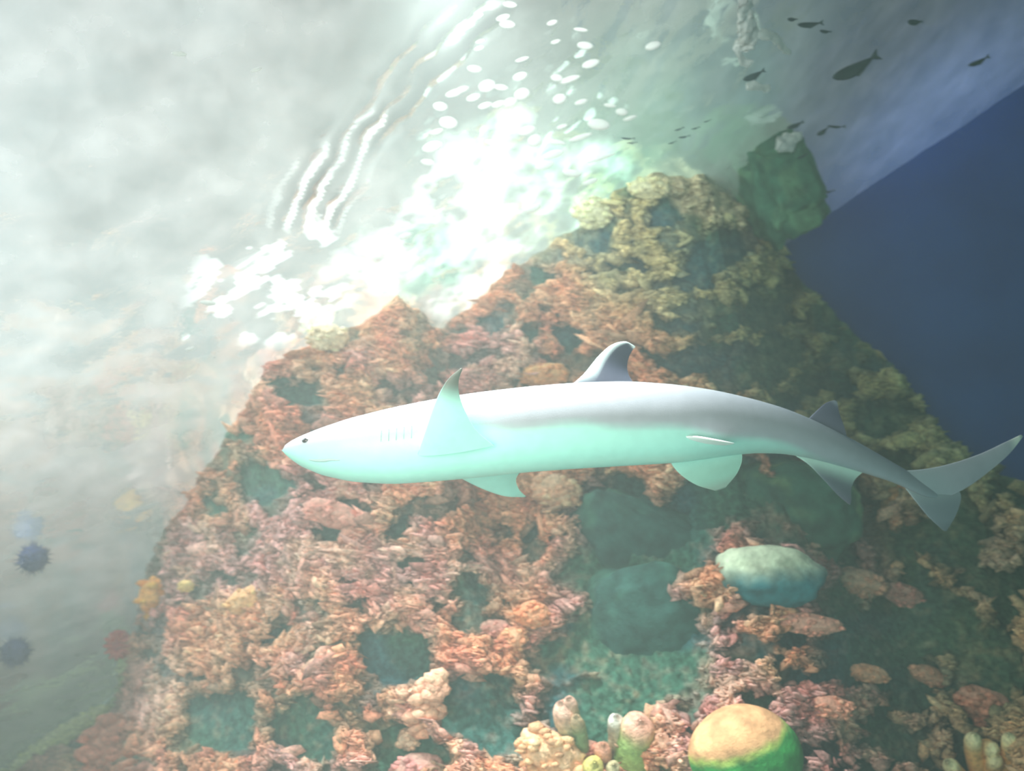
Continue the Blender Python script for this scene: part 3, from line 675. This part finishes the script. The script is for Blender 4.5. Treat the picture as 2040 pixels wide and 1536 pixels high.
for i in range(ns):
    hh = (bot[i] - top[i]) / 2 * dep[i] / F; k = float(kratio(cx[i]))
    b = hh / math.sqrt(math.cos(TH) ** 2 + (k * math.sin(TH)) ** 2); a = k * b
    t_ = math.atan(slope[i]) ; X = RT * math.cos(t_) - UP * math.sin(t_)
    Uc = UP * math.cos(t_) * 1 + RT * math.sin(t_)
    Dl = UP * math.cos(TH) + fw * math.sin(TH); Ll = UP * math.sin(TH) - fw * math.cos(TH)
    c = P(cx[i], (top[i] + bot[i]) / 2, dep[i])
    ca, sa = np.cos(ang), np.sin(ang)
    flatb = np.where(ca < 0, .93, 1.0)               # slightly flattened belly
    ring = c + (ca * b * flatb)[:, None] * Dl + (np.sign(sa) * np.abs(sa) ** .92 * a)[:, None] * Ll
    sv.append(ring)
    lim = float(np.interp(cx[i], [563, 620, 800, 1000, 1300, 1500, 1700, 1880], [-.05, -.05, -.12, -.30, -.45, -.75, -1.1, -1.2]))
    sc_.append(sstep(lim - .12, lim + .14, ca + .05 * np.sin(cx[i] * .03 + ang)))
sv = np.array(sv); bk_ = np.array(sc_)
grey = np.array([.36, .39, .44]); belly = np.array([.40, .80, .71])  # some of the teal ambient light is tinted into the white belly
colS = lerp(belly + np.zeros(bk_.shape + (3,)), grey + np.zeros(bk_.shape + (3,)), bk_)
tl = sstep(1350, 1750, cx)[:, None] + 0 * bk_
colS = lerp(colS, np.array([.26, .31, .36]) + 0 * colS, tl * .8)
V = np.vstack([sv.reshape(-1, 3), sv[0].mean(0) - RT * .003, sv[-1].mean(0)])
Fc = [list(x) for x in grid_faces(ns, seg, True)]; nn_ = ns * seg
for j in range(seg):
    Fc.append([nn_, (j + 1) % seg, j]); Fc.append([nn_ + 1, (ns - 1) * seg + j, (ns - 1) * seg + (j + 1) % seg])
CS = np.vstack([colS.reshape(-1, 3), colS[0, :1], colS[-1, :1]])
shark = empty('shark', P(1150, 850, 1.79), 'white-bellied reef shark gliding left past the reef, seen from below', 'shark')
body = mesh_obj('body', V, Fc, M_SKIN, parent=shark, cols={'tint': CS})

def body_pt(px, a_deg, out=1.0):                     # point on the skin: station px, angle from the back towards the near flank
    i = int(np.argmin(np.abs(cx - px))); c = sv[i].mean(0); j = (a_deg / 360 * seg) % seg; j0 = int(j) % seg; f = j - int(j)
    p = sv[i, j0] * (1 - f) + sv[i, (j0 + 1) % seg] * f
    return c + (p - c) * out

def fin(name, LE, TE, thick, colfn, nu=24, nv=14):
    """tapered foil between a leading and a trailing edge, both lists of 3-D points from root to tip"""
    a = spline(LE, nu); b = spline(TE, nu); vv = (1 - np.cos(np.linspace(0, math.pi, nv))) / 2
    mid = a[:, None] * (1 - vv[None, :, None]) + b[:, None] * vv[None, :, None]
    N_ = np.cross(a[nu // 3] - a[0], b[0] - a[0]); N_ /= np.linalg.norm(N_)
    u = np.linspace(0, 1, nu)
    prof = thick * (1 - .85 * u)[:, None] * (2.6 * np.sqrt(vv) * (1 - vv))[None, :]
    up_ = mid + prof[..., None] * N_; dn = mid - prof[..., None] * N_
    v = np.vstack([up_.reshape(-1, 3), dn.reshape(-1, 3)])
    f1 = grid_faces(nu, nv); f2 = grid_faces(nu, nv)[:, ::-1] + nu * nv
    e1 = []
    for i in range(nu - 1):
        e1.append([i * nv, i * nv + nu * nv, (i + 1) * nv + nu * nv, (i + 1) * nv]); e1.append([i * nv + nv - 1, (i + 1) * nv + nv - 1, (i + 1) * nv + nv - 1 + nu * nv, i * nv + nv - 1 + nu * nv])
    f = [list(x) for x in f1] + [list(x) for x in f2] + e1 + [[(nu - 1) * nv + j, (nu - 1) * nv + j + nu * nv, (nu - 1) * nv + j + 1 + nu * nv, (nu - 1) * nv + j + 1] for j in range(nv - 1)]
    cu = colfn(np.repeat(u[:, None], nv, 1), np.repeat(vv[None], nu, 0))
    return mesh_obj(name, v, f, M_SKIN, parent=shark, cols={'tint': np.vstack([cu.reshape(-1, 3)] * 2)})

def ramp(c0, c1, c2, a=.75, b=.92):
    def f(u, v):
        z = np.zeros(u.shape + (3,)); return lerp(lerp(np.array(c0) + z, np.array(c1) + z, sstep(.05, .5, u)), np.array(c2) + z, sstep(a, b, u))
    return f
def P_(l): return [P(*q) for q in l]
def dorsal_col(u, v):
    z = np.zeros(u.shape + (3,)); c = lerp(np.array([.07, .08, .12]) + z, np.array([.025, .035, .065]) + z, sstep(.1, .5, u))
    c = lerp(c, np.array([.55, .68, .68]) + z, (1 - sstep(.12, .34, v)) * sstep(.05, .3, u)); return lerp(c, np.array([.78, .90, .88]) + z, sstep(.80, .93, u))
fin('dorsal_fin', P_([(1118, 782, 1.83), (1160, 748, 1.84), (1190, 712, 1.86), (1217, 688, 1.87), (1244, 680, 1.875), (1262, 688, 1.88)]),
    P_([(1290, 782, 1.83), (1262, 762, 1.84), (1250, 738, 1.86), (1252, 715, 1.87), (1260, 698, 1.875), (1266, 691, 1.88)]), .008, dorsal_col)
near = fin('pectoral_fin', P_([(832, 905, 1.672), (846, 862, 1.64), (862, 815, 1.615), (878, 778, 1.60), (896, 752, 1.59), (918, 734, 1.585)]),
    P_([(985, 888, 1.672), (950, 858, 1.645), (928, 822, 1.62), (915, 786, 1.605), (914, 758, 1.595), (921, 736, 1.585)]), .010, ramp((.40, .80, .71), (.36, .74, .66), (.10, .12, .10), .42, .75))
near['label'] = 'near pectoral fin with a dusky tip'
fin('pectoral_fin', P_([(880, 930, 1.80), (925, 956, 1.84), (965, 975, 1.87), (1005, 988, 1.90), (1042, 990, 1.92)]),
    P_([(1040, 915, 1.80), (1038, 936, 1.84), (1028, 955, 1.87), (1034, 975, 1.90), (1048, 989, 1.92)]), .010, ramp((.38, .76, .67), (.34, .70, .62), (.30, .55, .48)))
fin('pelvic_fin', P_([(1325, 905, 1.80), (1350, 940, 1.82), (1385, 965, 1.84), (1425, 978, 1.86)]),
    P_([(1455, 880, 1.82), (1478, 905, 1.83), (1470, 940, 1.85), (1445, 972, 1.86)]), .007, ramp((.38, .76, .67), (.34, .62, .52), (.30, .42, .36), .6, .95))
fin('pelvic_fin', P_([(1330, 872, 1.755), (1372, 869, 1.73), (1410, 874, 1.71), (1445, 880, 1.70)]),
    P_([(1440, 888, 1.78), (1455, 886, 1.75), (1462, 884, 1.725), (1464, 883, 1.70)]), .006, ramp((.8, .88, .88), (.85, .9, .9), (.8, .86, .86)))  # near pelvic fin: its lit edge is painted as white skin
fin('second_dorsal_fin', P_([(1600, 845, 1.90), (1625, 820, 1.905), (1645, 803, 1.91), (1662, 797, 1.915)]),
    P_([(1690, 880, 1.92), (1682, 850, 1.92), (1672, 822, 1.92), (1668, 800, 1.915)]), .005, ramp((.12, .14, .20), (.09, .10, .16), (.2, .22, .28)))
fin('anal_fin', P_([(1580, 905, 1.88), (1610, 925, 1.885), (1640, 955, 1.89), (1668, 985, 1.90), (1690, 1004, 1.905)]),
    P_([(1720, 940, 1.92), (1704, 955, 1.915), (1696, 975, 1.91), (1696, 995, 1.905), (1694, 1006, 1.905)]), .005, ramp((.42, .62, .56), (.10, .13, .16), (.09, .10, .14), .5, .9))
fin('upper_tail_lobe', P_([(1795, 938, 1.965), (1845, 934, 1.98), (1900, 922, 2.0), (1955, 903, 2.02), (2000, 882, 2.03), (2034, 866, 2.04)]),
    P_([(1840, 990, 1.98), (1880, 992, 1.99), (1925, 972, 2.0), (1970, 940, 2.02), (2010, 905, 2.03), (2038, 870, 2.04)]), .008, ramp((.33, .40, .44), (.36, .38, .44), (.80, .84, .76), .82, .95))
fin('lower_tail_lobe', P_([(1800, 968, 1.97), (1825, 1000, 1.98), (1850, 1030, 1.99), (1880, 1058, 2.0)]),
    P_([(1905, 968, 2.0), (1915, 990, 2.0), (1905, 1025, 2.0), (1886, 1058, 2.0)]), .006, ramp((.28, .34, .36), (.18, .22, .26), (.14, .17, .2)))
# eyes, mouth, gill slits
for a_deg, nm in ((80, 'near'), (-80, 'far')):
    c = body_pt(618, a_deg, .95)
    v, f, dr, rr = lump_mesh(c, [RT * .009, UP * .0055, fw * .006], 0, 1, 1, 20, 14); mesh_obj('eye', v, f, M_EYE, parent=shark)
mp = [body_pt(x, a, 1.003) for x, a in ((628, 140), (640, 138), (655, 136), (672, 134), (690, 134))]
v, f = tube(spline(mp, 24), [.0012 + .0022 * math.sin(math.pi * q / 23) for q in range(24)], 8); mesh_obj('mouth', v, f, M_SLIT, parent=shark)
for q, x in enumerate((772, 786, 800, 814, 828)):
    mp = [body_pt(x + dx, a, 1.002) for dx, a in ((-3, 88), (0, 94), (1, 100), (0, 106))]
    v, f = tube(spline(mp, 16), [.0011] * 16, 6); mesh_obj('gill_slit', v, f, M_SLIT, parent=shark)

# ------------------------------------------------------------------ small fish under the surface
def fish(px, py, length, turn, label, hgt=.2, gap=.25, group=None, mat=None):
    d = float(surf_d(px, py)) - gap; k = d / F; L = length * k; a = math.radians(turn)
    X = RT * math.cos(a) + UP * math.sin(a); Y = -RT * math.sin(a) + UP * math.cos(a); c = P(px, py, d)
    root = empty('fish', c, label, 'fish', group)
    t = np.linspace(0, 1, 18); prof = np.sin(math.pi * np.clip(t, 0, 1) ** .75) ** .8 * .5 + .02; prof[-1] = .05; prof[0] = .03
    x = (.42 - t * .82) * L; bend = .05 * L * np.sin(t * 3)
    th = np.linspace(0, math.tau, 14, endpoint=False)
    v = c + x[:, None, None] * X + bend[:, None, None] * Y + (prof * hgt * L)[:, None, None] * (np.cos(th)[None, :, None] * Y - .55 * np.sin(th)[None, :, None] * fw)
    f = [list(q) for q in grid_faces(18, 14, True)]; v = v.reshape(-1, 3); f.append(list(range(14))[::-1]); f.append([17 * 14 + j for j in range(14)])
    mesh_obj('body', v, f, mat or M_FISH, parent=root)
    def flat(name, pts):
        q = np.array([c + x_ * L * X + y_ * L * Y for x_, y_ in pts]); n_ = len(q); v2 = np.vstack([q - fw * .003 * L * 4, q + fw * .003 * L * 4])
        f2 = [list(range(n_)), list(range(n_, 2 * n_))[::-1]] + [[i, i + n_, (i + 1) % n_ + n_, (i + 1) % n_] for i in range(n_)]
        mesh_obj(name, v2, f2, M_FISHFIN, parent=root, smooth=False)
    b0 = .05 * math.sin(3)
    flat('tail_fin', [(-.36, b0 + .02), (-.52, b0 + .11), (-.47, b0), (-.52, b0 - .11), (-.36, b0 - .02)])
    flat('dorsal_fin', [(.12, hgt * .45), (-.02, hgt * .5 + .08), (-.18, hgt * .35 + .05), (-.2, hgt * .3)])
    return root
fish(1700, 134, 112, 208, 'largest dark fish near the surface at upper right, heading down-left', hgt=.22, gap=.3)
fish(1612, 47, 56, 185, 'dark slender fish high in the water, right of the white foam streak', hgt=.2)
fish(1578, 38, 22, 180, 'tiny dark fish nose to tail with the slender one', hgt=.34)
fish(1644, 62, 26, 175, 'faint small fish just below and right of the slender one', hgt=.26)
fish(1822, 43, 34, 182, 'lone small fish near the top right', hgt=.34)
fish(1500, 150, 52, 205, 'dark curved fish at the foot of the white foam arch', hgt=.24)
fish(1583, 249, 40, 202, 'small dark fish above the green algae rock', hgt=.22)
fish(1638, 262, 30, 215, 'small blue-grey fish right of the white foam tuft', hgt=.3)
fish(1665, 251, 40, 178, 'thin grey fish trailing right of the blue-grey one', hgt=.12)
fish(1598, 311, 26, 205, 'tiny fish just right of the green algae rock', hgt=.16)
fish(1650, 381, 26, 190, 'tiny fish close to the top edge of the blue wall', hgt=.16)
fish(1948, 122, 50, 205, 'blurred blue-grey fish near the right edge above the blue wall', hgt=.2)
for (x, y, l, t, w) in ((1352, 257, 22, 200, 'upper left of the five on the right'), (1385, 255, 20, 195, 'middle of the five on the right'), (1408, 241, 18, 200, 'highest and furthest right'), (1362, 272, 26, 190, 'longest of the five on the right'),
                        (1338, 284, 20, 200, 'lowest of the five on the right'), (1250, 275, 30, 178, 'upper of the two on the left'), (1258, 284, 22, 182, 'lower of the two on the left')):
    fish(x, y, l, t, 'tiny dark fish above the yellow reef crest, ' + w, hgt=.12, group='tiny fish above the reef crest')

# ------------------------------------------------------------------ bubbles and foam under the surface
bub = [(1016, 9, 14, 6), (952, 31, 11, 4), (1002, 35, 14, 6), (1010, 48, 16, 8), (956, 82, 9, 3), (954, 96, 10, 4), (945, 137, 14, 7), (1036, 152, 15, 8), (970, 171, 17, 12), (998, 174, 14, 6), (943, 194, 14, 7),
       (1040, 187, 16, 11), (877, 212, 14, 9), (1016, 203, 14, 8), (1115, 197, 14, 10), (1109, 155, 12, 7), (1135, 158, 22, 6), (1158, 203, 13, 5), (1166, 91, 16, 8), (1177, 127, 18, 8), (1100, 45, 11, 5), (1157, 59, 14, 4),
       (1107, 83, 10, 4), (1301, 91, 16, 8), (893, 244, 18, 12), (870, 262, 13, 5), (861, 292, 20, 10), (852, 323, 13, 6), (1050, 260, 18, 9), (1066, 280, 15, 12), (1193, 248, 22, 11), (1157, 273, 24, 5), (1120, 252, 11, 4),
       (1107, 283, 20, 5), (1198, 315, 30, 4), (1102, 308, 22, 8), (1239, 223, 12, 7), (993, 207, 14, 6), (966, 210, 14, 6), (979, 283, 12, 5), (905, 185, 18, 7), (920, 178, 14, 6), (1215, 210, 12, 4), (1255, 235, 14, 4), (1085, 330, 20, 8),
       (1140, 345, 18, 7), (1176, 362, 16, 5), (1040, 118, 14, 4), (357, 107, 15, 5), (511, 139, 11, 3), (380, 695, 9, 3), (415, 604, 16, 5), (1060, 415, 18, 7), (808, 470, 14, 6)]
BUB_LAB = {0: 'white bubble touching the top edge of the picture, at the end of the ripples', 3: 'largest of the four bubbles clustered just under the top edge', 14: 'fat round bubble standing alone in the green water, upper middle',
           23: 'white bubble furthest right of all, close to the pale foam plume', 18: 'oval bubble in the upper middle with a flatter one to its right', 26: 'lowest long bubble on the left, just above the white plunge zone', 24: 'bubble left of the bright zone beside the wavy ripples',
           29: 'big round bubble at the right rim of the bright white zone', 30: 'broad pale bubble furthest right near the yellow-green water', 34: 'long thin streak of bubbles above the yellow reef crest',
           46: 'wide flat bubble lowest on the right, just above the reef crest', 48: 'faint bubble inside the blown-out white plunge zone, right half', 49: 'faint bubble inside the white plunge zone, left end'}
sph = lump_mesh(np.zeros(3), [np.array([1., 0, 0]), np.array([0, 1., 0]), np.array([0, 0, 1.])], .06, 1.5, 3, 18, 12)
for i, (x, y, rx, ry) in enumerate(bub):
    d = float(surf_d(x, y)) - .035; k = d / F; turn = math.radians(18 if 'x' else 0) * (1 if i % 3 else -.4)
    X = RT * math.cos(turn) + UP * math.sin(turn); Y = -RT * math.sin(turn) + UP * math.cos(turn); c = P(x, y, d)
    v = sph[0]; v = c + v[:, :1] * X * rx * k + v[:, 1:2] * Y * ry * k + v[:, 2:] * fw * ry * k * .8
    o = mesh_obj('air_bubble', v, sph[1], M_BUB, origin=c)
    if x < 600: tag(o, {357: 'lone bright white bubble on the calm grey water, upper left', 511: 'short white bubble right of the lone upper-left one', 380: 'tiny white bubble above the brown reflection', 415: 'flat white bubble left of the white reflection flecks'}[x], 'bubble', 'air bubbles under the surface')
    else: tag(o, BUB_LAB.get(i, 'one of the many white bubbles drifting over the churning water'), 'bubble', 'air bubbles under the surface')

def foam_tuft(pts, rad, label, seed, gap=.12):
    pp = spline(pts, 48); d = surf_d(pp[:, 0], pp[:, 1]) - gap; path = P(pp[:, 0], pp[:, 1], d)
    rr = np.interp(np.linspace(0, 1, 48), np.linspace(0, 1, len(rad)), rad) * d / F
    v, f = tube(path, rr, 28, .35); v = v + (.9 * rr.mean()) * np.stack([fbm(v, 26, 4, seed + q, .7) for q in range(3)], -1)
    o = mesh_obj('foam_tuft', v, f, M_FOAM, origin=path[24]); return tag(o, label, 'foam')
foam_tuft([(1480, 0), (1486, 40), (1492, 78), (1480, 95)], [20, 26, 20, 10], 'pale foam plume hanging at the top, left of the slender fish', 3)
foam_tuft([(1476, 78), (1472, 100), (1484, 122), (1496, 126)], [10, 12, 9, 4], 'left leg of the white foam arch', 4)
foam_tuft([(1490, 72), (1530, 70), (1556, 86), (1572, 110)], [12, 10, 10, 5], 'right leg of the white foam arch', 5)
foam_tuft([(1488, 172), (1510, 172), (1535, 174)], [8, 10, 6], 'small foam wisp under the curved fish', 6)
foam_tuft([(1548, 284), (1568, 286), (1585, 272), (1600, 264)], [16, 18, 10, 4], 'white foam tuft on top of the green algae rock', 7)
